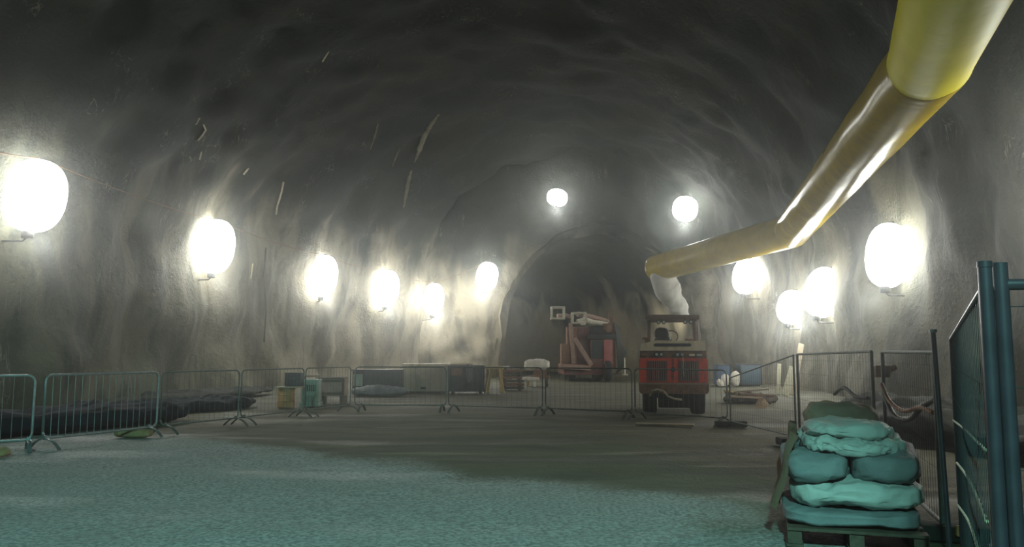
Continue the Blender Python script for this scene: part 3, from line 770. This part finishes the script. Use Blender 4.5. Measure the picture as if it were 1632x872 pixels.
# bright wires on the tall panel
def curve_px(pl, Y, r, m_, name, label, cat='cable', group=None):
    pts = [at(x, y, Yy) for (x, y, Yy) in pl]
    f = []
    for i in range(len(pts) - 1):
        p = [pts[max(0, i - 1)], pts[i], pts[i + 1], pts[min(len(pts) - 1, i + 2)]]
        for k in range(8):
            u = k / 8
            f.append(.5 * ((2 * p[1]) + (-p[0] + p[2]) * u + (2 * p[0] - 5 * p[1] + 4 * p[2] - p[3]) * u * u + (-p[0] + 3 * p[1] - 3 * p[2] + p[3]) * u ** 3))
    f.append(pts[-1])
    mb = MB(); mb.tube(f, r, 8)
    return tag(mb.build(name, M[m_], None, True), label, cat, group)
curve_px([(1519, 670, 4.6), (1538, 685, 4.0), (1553, 700, 3.4), (1571, 718, 2.7)], 0, .005, 'hose_pale', 'tie_wire', 'short pale wire across the tall fence panel, uppermost of three')
curve_px([(1525, 738, 4.5), (1540, 758, 4.0), (1556, 790, 3.5), (1573, 832, 2.8)], 0, .006, 'hose_pale', 'tie_wire', 'curving pale wire across the tall fence panel, middle of three')
curve_px([(1526, 805, 4.4), (1540, 825, 4.0), (1551, 850, 3.6), (1562, 890, 3.1)], 0, .006, 'hose_pale', 'tie_wire', 'pale wire low on the tall fence panel, lowest of three')
curve_px([(1405, 612, 8.9), (1418, 640, 8.7), (1440, 655, 8.2), (1465, 650, 7.6), (1488, 658, 7.2)], 0, .022, 'hose_orange', 'hose', 'brown hose sagging along the wire fence behind the sacks')
curve_px([(1408, 625, 9.0), (1425, 662, 8.7), (1450, 668, 8.2), (1470, 648, 7.7), (1492, 636, 7.3)], 0, .028, 'hose', 'hose', 'black hose looped on the fence behind the sacks')
curve_px([(1330, 628, 10.9), (1345, 618, 10.6), (1365, 632, 10.2), (1384, 634, 9.9)], 0, .026, 'hose', 'hose', 'dark hose looped on the farther low fence panel')
# little orange tag at ground level behind the fence
t = at(1531, 846, 6.15); mb = MB(); mb.prism(rounded([(-.035, -.04), (.03, -.045), (.035, .03), (-.03, .04)], .01), -.01, .01)
tag(mb.build('tag', M['orange'], None, loc=(t.x, t.y, max(.045, t.z))), 'small orange tag on the ground behind the fence', 'tag')
t = at(1404, 592, 9.35); mb = MB(); mb.box((0, 0, 0), (.17, .12, .14), bevel=.02); mb.cyl((.1, 0, .02), (.17, 0, .05), .035, 12)
tag(mb.build('junction_box', M['hose_orange'], None, 'auto', loc=t), 'dull brown socket box fixed where two fence panels meet', 'socket box')

# ------------------------------------------------------------------ stack of sacks on a pallet
SA, SB = Vector((.951, -.309, 0)), Vector((.309, .951, 0)); SO = Vector((2.04, 6.08, 0)); SR = math.atan2(SA.y, SA.x)
def sp_(u, v, z): return SO + SA * u + SB * v + Vector((0, 0, z))
t = thing('pallet', 'dark wooden pallet under the stack of folded sacks', 'pallet', sp_(.46, .55, 0), SR)
mb = MB()
for k in range(6): mb.box((0, -.53 + .212 * k, .135), (.94, .10 + .04 * (k in (0, 5)), .022), bevel=.004)
mb.build('deck_boards', M['wood'], t)
mb = MB()
for xx in (-.42, 0, .42): mb.box((xx, 0, .075), (.10, 1.16, .095), bevel=.004)
mb.build('bearers', M['wood'], t)
mb = MB()
for xx in (-.42, 0, .42): mb.box((xx, 0, .014), (.12, 1.16, .022), bevel=.004)
mb.build('bottom_boards', M['wood'], t)
def bundle(name, label, u, v, z0, s, m_, rot=0, group='folded sacks stacked on the pallet', **kw):
    mb = MB(); mb.blob((0, 0, s[2] / 2), s, 0, **kw)
    p = sp_(u, v, z0); o = mb.build(name, M[m_], None, True, loc=p); o.rotation_euler = (0, 0, SR + rot)
    return tag(o, label, 'sack', group)
bundle('folded_sack', 'wide grey folded sack at the very bottom of the stack', .44, .56, .146, (.96, 1.14, .13), 'tarp_mid', power=5, amp=.018, freq=3, seg=72, layers=2, layer_amp=.012, seed=1)
bundle('folded_sack', 'pale puffy folded sack, second from the bottom of the stack', .50, .55, .262, (.94, 1.12, .24), 'tarp_pale', power=3.6, amp=.045, freq=3.4, seg=88, layers=1, layer_amp=.02, seed=8)
bundle('rolled_sack', 'grey rolled sack on the left of the middle layer', .215, .50, .455, (.49, 1.0, .23), 'tarp_mid', power=3.8, amp=.035, freq=3.5, seg=64, seed=14)
bundle('rolled_sack', 'grey rolled sack on the right of the middle layer', .70, .52, .455, (.51, 1.0, .24), 'tarp_mid', power=3.8, amp=.035, freq=3.5, seg=64, seed=21)
bundle('folded_sack', 'crumpled pale sheet with loose folds above the rolled sacks', .46, .50, .655, (.72, .92, .13), 'tarp_pale', power=3.4, amp=.055, freq=5.2, seg=110, layers=3, layer_amp=.025, seed=32)
bundle('folded_sack', 'pale green-lit folded sack on top of the stack', .46, .52, .765, (.62, .74, .12), 'tarp_pale', power=3.8, amp=.04, freq=3.6, seg=80, layers=1, layer_amp=.01, seed=44)
bundle('rolled_sack', 'brownish rolled sack at the back top of the stack', .46, 1.06, .70, (.62, .34, .30), 'tarp_brown', rot=-.08, power=3.2, amp=.03, freq=4, seg=72, seed=50)
bundle('folded_sack', 'dusty brown folded sacks carrying the rear roll', .46, 1.10, .14, (.84, .42, .57), 'tarp_brown', power=4, amp=.03, freq=4, seg=72, layers=4, layer_amp=.03, seed=57)
# sheet edge hanging down the left side
mb = MB(); P = []
for i in range(34):
    v = -.02 + 1.12 * i / 33; row = []
    for j in range(16):
        s = j / 15
        z = .80 - .56 * s + .04 * math.sin(v * 9)
        w = .06 * noise.noise(Vector((v * 4, s * 2, 3))) + .02 * math.sin(v * 24)
        row.append(sp_(.10 - .17 * s - w - .02, .10 + v, z))
    P.append(row)
mb.quad_grid(P); bmesh.ops.solidify(mb.bm, geom=list(mb.bm.faces), thickness=.008)
tag(mb.build('hanging_sheet', M['tarp_brown'], None, True), 'dusty sheet hanging down the left side of the sack stack', 'sheet')

# ------------------------------------------------------------------ along the left wall
def heap(name, label, cat, c, s, rot, m_, **kw):
    mb = MB(); mb.blob((0, 0, s[2] / 2 - .02), s, 0, **kw)
    o = mb.build(name, M[m_], None, True, loc=(c[0], c[1], 0)); o.rotation_euler = (0, 0, rot)
    return tag(o, label, cat)
def ang(a, b): return math.atan2(b[1] - a[1], b[0] - a[0])
heap('sheeted_pile', 'long low pile under black sheeting behind the nearest left barriers', 'pile', (-8.75, 15.0), (6.8, 1.9, .44), 1.15, 'tarp_dark', power=2.8, amp=.10, freq=1.4, seg=90, seed=3)
heap('sheeted_pile', 'low black-sheeted pile behind the third barrier from the left', 'pile', (-8.3, 20.2), (5.2, 1.5, .32), 1.2, 'tarp_dark', power=2.8, amp=.08, freq=1.6, seg=80, seed=12)
heap('earth_bank', 'low dark muddy bank along the foot of the left wall', 'bank', (-9.6, 25.0), (9.5, 1.4, .34), 1.42, 'mud_bank', power=2.4, amp=.12, freq=1.2, seg=90, seed=22)
def drum(px, Yb, label):
    x, y = gpx(px, Yb)
    t = thing('drum', label, 'drum', (x, y, 0))
    mb = MB(); prof = [(0, .21), (.02, .23), (.17, .225), (.18, .235), (.20, .225), (.33, .225), (.34, .235), (.36, .225), (.50, .23), (.52, .22)]
    mb.tube([(0, 0, z) for z, r in prof], [r for z, r in prof], 28); mb.build('shell', M['drum'], t, 'auto')
    mb = MB(); mb.box((.10, 0, .545), (.68, .55, .035), bevel=.008); tag(mb.build('lid_board', M['wood_pale'], t), 'pale board laid over the drum')
    return x, y
dx, dy = drum(460, 21.8, 'orange-brown drum with a board on top behind the barriers')
t = thing('equipment_case', 'dark box standing on the board over the orange-brown drum', 'box', (dx + .20, dy, .563))
mb = MB(); mb.box((0, 0, .17), (.42, .36, .34), bevel=.02); mb.build('case_body', M['navy'], t, 'auto')
mb = MB(); mb.box((0, 0, .355), (.44, .38, .03), bevel=.008); mb.build('lid', M['black'], t, 'auto')
mb = MB(); mb.tube([(-.08, -.19, .22), (-.08, -.215, .22), (.08, -.215, .22), (.08, -.19, .22)], .008, 6); mb.build('handle', M['galv_dull'], t)
# pale green generator
x, y = gpx(500, 22.4); t = thing('generator', 'pale green vented machine housing beside the orange-brown drum', 'generator', (x, y, 0))
mb = MB(); mb.box((0, 0, .43), (.46, .5, .62), bevel=.03); mb.box((0, 0, .06), (.50, .54, .12), bevel=.01); mb.build('housing', M['green_pale'], t, 'auto')
mb = MB(); mb.box((0, -.255, .50), (.34, .02, .17)); mb.build('vent', M['black'], t)
mb = MB()
for k in range(6): mb.box((-.14 + .056 * k, -.268, .50), (.016, .012, .17))
mb.build('vent_slats', M['green_pale'], t)
mb = MB(); mb.tube([(-.2, 0, .74), (-.2, 0, .82), (.2, 0, .82), (.2, 0, .74)], .014, 8); mb.build('handle', M['black'], t)
# pinkish crate
x, y = gpx(534, 23.6); t = thing('crate', 'dull pink crate between the pale green housing and the sheeted slab', 'crate', (x, y, 0))
mb = MB(); mb.box((0, 0, .48), (.74, .6, .50), bevel=.015)
mb.build('box_body', M['pink_box'], t, 'auto')
mb = MB(); mb.box((0, -.31, .66), (.76, .02, .07)); mb.box((0, -.31, .30), (.76, .02, .07)); mb.box((-.34, -.31, .48), (.07, .025, .46)); mb.box((.34, -.31, .48), (.07, .025, .46)); mb.build('battens', M['wood'], t)
mb = MB(); mb.box((-.05, 0, .74), (.82, .66, .03), bevel=.006); mb.build('lid', M['wood'], t)
mb = MB(); mb.box((-.3, 0, .115), (.09, .6, .23)); mb.box((.3, 0, .115), (.09, .6, .23)); mb.build('skids', M['wood'], t)
# dark container with grey sheeted slab in front
x, y = gpx(605, 29.6); t = thing('dark_container', 'long dark metal box behind the blue-grey sheeted pile', 'container', (x, y, 0))
mb = MB(); mb.box((0, 0, .46), (1.78, .7, .76), bevel=.02); mb.build('container_body', M['navy'], t, 'auto')
mb = MB(); mb.box((0, 0, .86), (1.84, .76, .04), bevel=.01); mb.box((-.46, -.36, .46), (.05, .03, .74)); mb.box((.30, -.36, .46), (.05, .03, .74)); mb.build('lid', M['black'], t, 'auto')
mb = MB(); mb.box((-.68, -.365, .50), (.34, .02, .42), bevel=.01); tag(mb.build('panel', M['green_pale'], t), 'paler green panel')
mb = MB(); mb.box((-.7, 0, .04), (.12, .6, .08)); mb.box((.7, 0, .04), (.12, .6, .08)); mb.build('skids', M['black'], t)
heap('sheeted_slab', 'flat pile under blue-grey sheeting in front of the dark metal box', 'pile', (*gpx(608, 27.7),), (1.95, .9, .36), .08, 'tarp_grey', power=2.5, amp=.07, freq=2.2, seg=70, seed=6)
# pale bin
x, y = gpx(680, 30.4); t = thing('bin', 'pale beige rectangular bin with overhanging lid by the left wall', 'bin', (x, y, 0), .06)
mb = MB(); mb.prism([(-.82, .05), (.80, .05), (.84, .98), (-.80, .98)], 0, 1.1); mb.build('bin_body', M['crate_pale'], t)
mb = MB(); mb.box((.0, .55, 1.03), (1.78, 1.25, .10), bevel=.015); mb.build('lid', M['cream'], t, 'auto')
mb = MB()
for xx in (-.42, .02, .44): mb.box((xx, -.015, .5), (.04, .03, .85))
mb.build('ribs', M['crate_pale'], t)
mb = MB(); mb.box((-.1, -.01, .17), (.2, .03, .08)); mb.build('forklift_slot', M['black'], t)
mb = MB(); mb.box((0, .2, .03), (1.5, .14, .06)); mb.box((0, .9, .03), (1.5, .14, .06)); mb.build('skids', M['wood'], t)
# dark skip with a cloth and plank
x, y = gpx(744, 29.4); t = thing('skip', 'dark open steel skip right of the pale bin', 'skip', (x, y, 0), .04)
mb = MB()
mb.prism([(-.64, .08), (.62, .08), (.62, 1.02), (-.62, 1.02)], 0, .05); mb.prism([(-.64, .08), (.62, .08), (.62, 1.02), (-.62, 1.02)], .95, 1.0)
mb.box((-.61, .5, .55), (.05, 1.0, .94)); mb.box((.60, .5, .55), (.05, 1.0, .94)); mb.box((0, .5, .10), (1.2, 1.0, .05)); mb.build('shell', M['navy'], t)
mb = MB(); mb.box((-.64, -.03, .55), (.06, .06, .94)); mb.box((.63, -.03, .55), (.06, .06, .94)); mb.box((0, -.03, .98), (1.3, .06, .07)); mb.box((-.12, -.03, .55), (.05, .05, .86)); mb.build('ribs', M['black'], t)
mb = MB(); mb.box((-.36, -.012, .80), (.40, .03, .28)); tag(mb.build('side_panel', M['rust'], t), 'rusty red-brown upper panel')
mb = MB(); mb.box((-.5, .5, .04), (.1, .9, .08)); mb.box((.5, .5, .04), (.1, .9, .08)); mb.build('skids', M['black'], t)
mb = MB(); P = []
for i in range(14):
    r_ = []
    for j in range(22):
        s = j / 21; xx = .0 + .26 * i / 13
        yy = .25 - .36 * min(1, s / .3); zz = 1.04 + .015 * math.sin(i) - (.62 * max(0, s - .3) / .7)
        r_.append(Vector((xx, yy - .02 * math.sin(i * 1.1 + j * .2), zz)))
    P.append(r_)
mb.quad_grid(P); bmesh.ops.solidify(mb.bm, geom=list(mb.bm.faces), thickness=.01)
tag(mb.build('cloth', M['tarp_mid'], None, True, loc=(x, y - .02, .02)), 'pale grey cloth hanging over the rim of the dark skip', 'cloth')
mb = MB(); mb.box((0, 0, 0), (.78, .22, .05), Matrix.Rotation(-.03, 3, 'Y'), .008)
tag(mb.build('plank', M['wood_pale'], None, loc=(x - .22, y + .12, 1.065)), 'short pale plank laid across the top of the dark skip', 'plank')
# yellow trestle
x, y = gpx(788, 30.2); t = thing('trestle', 'yellow timber trestle with splayed legs right of the dark skip', 'trestle', (x, y, 0), -.1)
mb = MB(); mb.box((0, 0, .93), (.66, .16, .12), bevel=.01); mb.build('beam', M['wood_yellow'], t)
for sx in (-1, 1):
    for sy in (-1, 1):
        mb = MB(); mb.bar((sx * .2, sy * .04, .88), (sx * .31, sy * .28, .0), .08, .05); mb.build('leg', M['wood_yellow'], t)
mb = MB(); mb.box((0, .02, .72), (.62, .04, .30), bevel=.006); mb.build('board', M['wood_yellow'], t)
q0, q1 = at(793, 540, 31.4), at(783, 592, 30.9)
mb = MB(); mb.tube([Vector((q1.x - .14, q1.y - .1, .02)), q0], .05, 10)
tag(mb.build('leaning_pole', M['concrete'], None, True), 'pole leaning up behind the yellow trestle', 'pole')
# stack of boards
x, y = gpx(816, 32.5)
t = thing('board_stack', 'stack of brown boards between the yellow trestle and white bundle', 'stack of boards', (x, y, 0), .12)
for k in range(6):
    mb = MB(); mb.box((random.uniform(-.05, .05), 0, .10 + .135 * k), (.92 - .03 * k, .8, .09), Matrix.Rotation(random.uniform(-.06, .06), 3, 'Z'), .008); mb.build('board', M['rust' if k % 2 else 'wood'], t)
mb = MB(); mb.box((-.3, 0, .44), (.07, .7, .88)); mb.box((.3, .0, .44), (.07, .7, .88)); mb.build('battens', M['wood'], t)
mb = MB(); mb.box((-.28, 0, .93), (.36, .4, .1), bevel=.02)
tag(mb.build('box', M['white_bag'], None, 'auto', loc=(x, y, -.02)), 'small pale box on the stack of brown boards', 'box')
# cart with white bundle
x, y = gpx(855, 36.3); t = thing('cart', 'small wooden cart on yellow legs left of the drill rig', 'cart', (x, y, 0), -.08)
mb = MB(); mb.box((.05, 0, .42), (1.05, .7, .10), bevel=.01); mb.box((.15, 0, .60), (.55, .6, .28), bevel=.01); mb.build('tray', M['rust'], t)
for xx in (-.38, -.08):
    for yy in (-.28, .28): mb = MB(); mb.bar((xx, yy, .0), (xx, yy, .4), .08); mb.build('leg', M['wood_yellow'], t)
tyre(t, 'wheel', (.46, -.2, .2), .2, .12, M['rubber'], M['white_steel'], 24)
heap_o = MB(); heap_o.blob((0, 0, .26), (1.12, .8, .52), 0, 2.8, .05, 3, 60, 4.0)
tag(heap_o.build('bundle', M['white_bag'], None, True, loc=(x + .0, y, .70)), 'rounded white tarpaulin bundle on top of the small cart', 'bundle')
mb = MB(); mb.tube([(x - 1.1, y - .6, .30), (x - .5, y - .62, .36), (x + .1, y - .6, .33)], .09, 12); mb.bar((x - .9, y - .6, 0), (x - .9, y - .6, .24), .1); mb.bar((x - .1, y - .6, 0), (x - .1, y - .6, .26), .1)
tag(mb.build('white_pipe', M['white_bag'], None, 'auto'), 'white pipe lying on blocks before the small cart', 'pipe')
# sandbags and planks on the ground
for px, Yb, s, m_, lab in ((4, 11.3, (.42, .26, .14), 'sand', 'yellowish block on the ground at the far left picture edge'),
                           (222, 14.0, (.62, .34, .15), 'sand', 'yellowish sandbag on the ground by the nearest complete barrier')):
    x, y = gpx(px, Yb); mb = MB(); mb.blob((0, 0, s[2] / 2), s, 0, 3.2, .015, 5, 40, px * .1)
    tag(mb.build('sandbag', M[m_], None, True, loc=(x, y, -.01)), lab, 'sandbag')
x, y = gpx(1056, 16.2); mb = MB(); mb.box((0, 0, .03), (1.15, .19, .035), Matrix.Rotation(-.28, 3, 'Z'), .006)
tag(mb.build('plank', M['wood_pale'], None, loc=(x, y, -.004)), 'pale plank lying on the mud before the red machine', 'plank')

# ------------------------------------------------------------------ along the right wall
def board(name, label, px0, px1, Y, h, m_, z0=.05):
    x0 = (px0 - 816) / F * Y; x1 = (px1 - 816) / F * Y; w = x1 - x0
    t = thing(name, label, 'bin', ((x0 + x1) / 2, Y, 0))
    mb = MB(); mb.box((0, .35, z0 + h / 2), (w, .7, h), bevel=.02); mb.build('bin_body', M[m_], t, 'auto')
    mb = MB()
    for sx in (-1, 1): mb.box((sx * (w / 2 - .02), -.01, z0 + h / 2), (.06, .05, h))
    mb.box((0, -.01, z0 + h - .03), (w, .05, .06)); mb.box((0, -.01, z0 + .03), (w, .05, .06)); mb.build('rim', M['navy'], t)
    mb = MB(); mb.box((0, .35, .03), (w * .8, .6, .07)); mb.build('base', M['black'], t)
    return t
board('blue_bin', 'blue bin with white sacks before it, beside the red machine', 1140, 1163, 37.0, .92, 'blue')
board('blue_bin', 'wider faded blue bin farther right of the white sacks', 1177, 1211, 37.0, .95, 'blue_pale')
for i, (px, w, h) in enumerate(((1145, .3, .34), (1153, .34, .55), (1169, .40, .70))):
    x, y = gpx(px, 36.3); mb = MB(); mb.blob((0, 0, h / 2), (w, .34, h), 0, 2.6, .04, 4, 36, i * 3.3)
    lab = ('lowest white sack standing before the left blue bin', 'middle white sack standing before the left blue bin', 'tall white sack standing between the two blue bins')[i]
    tag(mb.build('white_sack', M['white_bag'], None, True, loc=(x, y, -.01)), lab, 'sack', 'white sacks by the blue bins')
# pile of planks and rubble
x, y = gpx(1190, 23.8)
mb = MB(); mb.blob((0, 0, .14), (1.5, 1.2, .34), 0, 2.2, .12, 2.4, 60, 9.0)
tag(mb.build('rubble_heap', M['wood'], None, True, loc=(x, y, -.03)), 'brown heap of debris right of the red machine', 'heap')
for k, (dx_, dy_, z, L_, a, tl, m_, lab) in enumerate((
        (-.12, -.2, .36, 1.25, -.35, -.10, 'wood_pale', 'pale plank on top of the debris heap'),
        (.10, -.45, .27, 1.1, .15, .06, 'rust', 'reddish plank at the front of the debris heap'),
        (-.25, -.55, .20, .9, -.1, .05, 'card', 'short tan plank low on the debris heap'),
        (-.55, -.1, .33, .7, .9, .12, 'wood_yellow', 'yellowish plank at the left end of the debris heap'))):
    mb = MB(); mb.box((0, 0, 0), (L_, .16, .05), Matrix.Rotation(a, 3, 'Z') @ Matrix.Rotation(tl, 3, 'Y'), .006)
    tag(mb.build('plank', M[m_], None, loc=(x + dx_, y + dy_, z)), lab, 'plank', 'planks on the debris heap')
# torn cardboard
x, y = gpx(1210, 21.6)
mb = MB(); P = [[Vector((-.22, -.05, .02)), Vector((-.05, -.15, .0)), Vector((.05, -.2, .01))], [Vector((-.12, .12, .12)), Vector((.0, .02, .16)), Vector((.16, -.06, .10))], [Vector((.0, .2, .27)), Vector((.1, .1, .25)), Vector((.22, .0, .06))]]
mb.quad_grid(P); bmesh.ops.solidify(mb.bm, geom=list(mb.bm.faces), thickness=.012)
tag(mb.build('cardboard_sheet', M['card'], None, loc=(x, y, .0)), 'bent piece of cardboard on the ground below the debris heap', 'cardboard')
# boards leaning on the right wall
for (pa, pb, Y0, w, lab, m_) in (((1277, 548), (1263, 628), 28.2, .20, 'long pale board leaning against the right wall', 'wood_pale'),
                             ((1264, 585), (1251, 628), 27.8, .26, 'shorter wide pale board leaning beside the long one', 'concrete'),
                             ((1242, 580), (1240, 626), 28.6, .14, 'narrow grey board standing left of the two pale boards', 'concrete')):
    a = at(*pa, Y0 + .5); b = at(*pb, Y0); b.z = .01
    mb = MB(); mb.bar(b, a, .05, w, (1, 0, 0), .006); tag(mb.build('leaning_board', M[m_], None), lab, 'board', 'boards leaning on the right wall')
# loose dark hoses and mud bank at the right
heap('earth_bank', 'dark muddy bank behind the low fence on the right', 'bank', (7.9, 14.5), (2.6, 10.0, .55), -.12, 'mud_bank', power=2.2, amp=.16, freq=1.0, seg=90, seed=31)
# pale drain strips hanging on the upper left wall
def strip(pl, r, label, m_='hose_pale', off=.06):
    pts = [on_rock(x, y, off) for x, y in pl]
    f = [pts[0]]
    for a, b in zip(pts, pts[1:]): f += [a.lerp(b, k / 5) for k in range(1, 6)]
    mb = MB(); mb.tube(f, r, 8)
    return tag(mb.build('drain_hose', M[m_], None, True), label, 'hose', 'pale hoses hanging on the rock')
strip([(452, 290), (449, 305), (446, 316), (442, 328), (440, 342)], .04, 'pale hose end on left wall right of the second work light')
strip([(324, 198), (328, 207), (322, 216), (315, 224)], .03, 'curled pale hose end high above the second work light')
strip([(318, 188), (312, 198)], .03, 'short straight pale stub just above the curled hose end')
strip([(396, 268), (388, 278)], .04, 'short pale stub on the left wall above the pale hose end')
strip([(524, 82), (514, 98)], .028, 'tiny pale stub highest on the cavern roof')
strip([(321, 242), (318, 254)], .03, 'faint stub a little below the curled hose end')
strip([(424, 395), (420, 440), (424, 500), (421, 545)], .03, 'dark thin hose running down the left wall beside the second work light', 'hose')
strip([(403, 420), (400, 445)], .03, 'short pale streak of hose just right of the second work light')
# sprayed-concrete seams standing proud of the roof
M['seam'] = mat('sprayed_seam', (0.16, 0.15, 0.105), 0.9, 0.0, 0.3, 3, 0.4, 10, spec=0.2)
for n_, (pl, r0) in enumerate((([(700, 180), (688, 196), (678, 212), (668, 240), (660, 258)], .14), ([(656, 270), (650, 292), (646, 312), (643, 330)], .12),
                             ([(603, 196), (598, 214), (590, 238)], .05), ([(637, 236), (630, 252), (625, 266)], .05))):
    pts = [on_rock(x, y, .02) for x, y in pl]; f = [pts[0]]
    for a, b in zip(pts, pts[1:]): f += [a.lerp(b, k / 8) for k in range(1, 9)]
    mb = MB(); mb.tube(f, [r0 * (.4 + .6 * math.sin(PI * (i + .5) / len(f))) * (1 + .5 * noise.noise(Vector((i * .5, n_, 0)))) for i in range(len(f))], 8)
    tag(mb.build('trim_%d' % (n_ + 1), M['seam'], None, True), None, kind='structure')
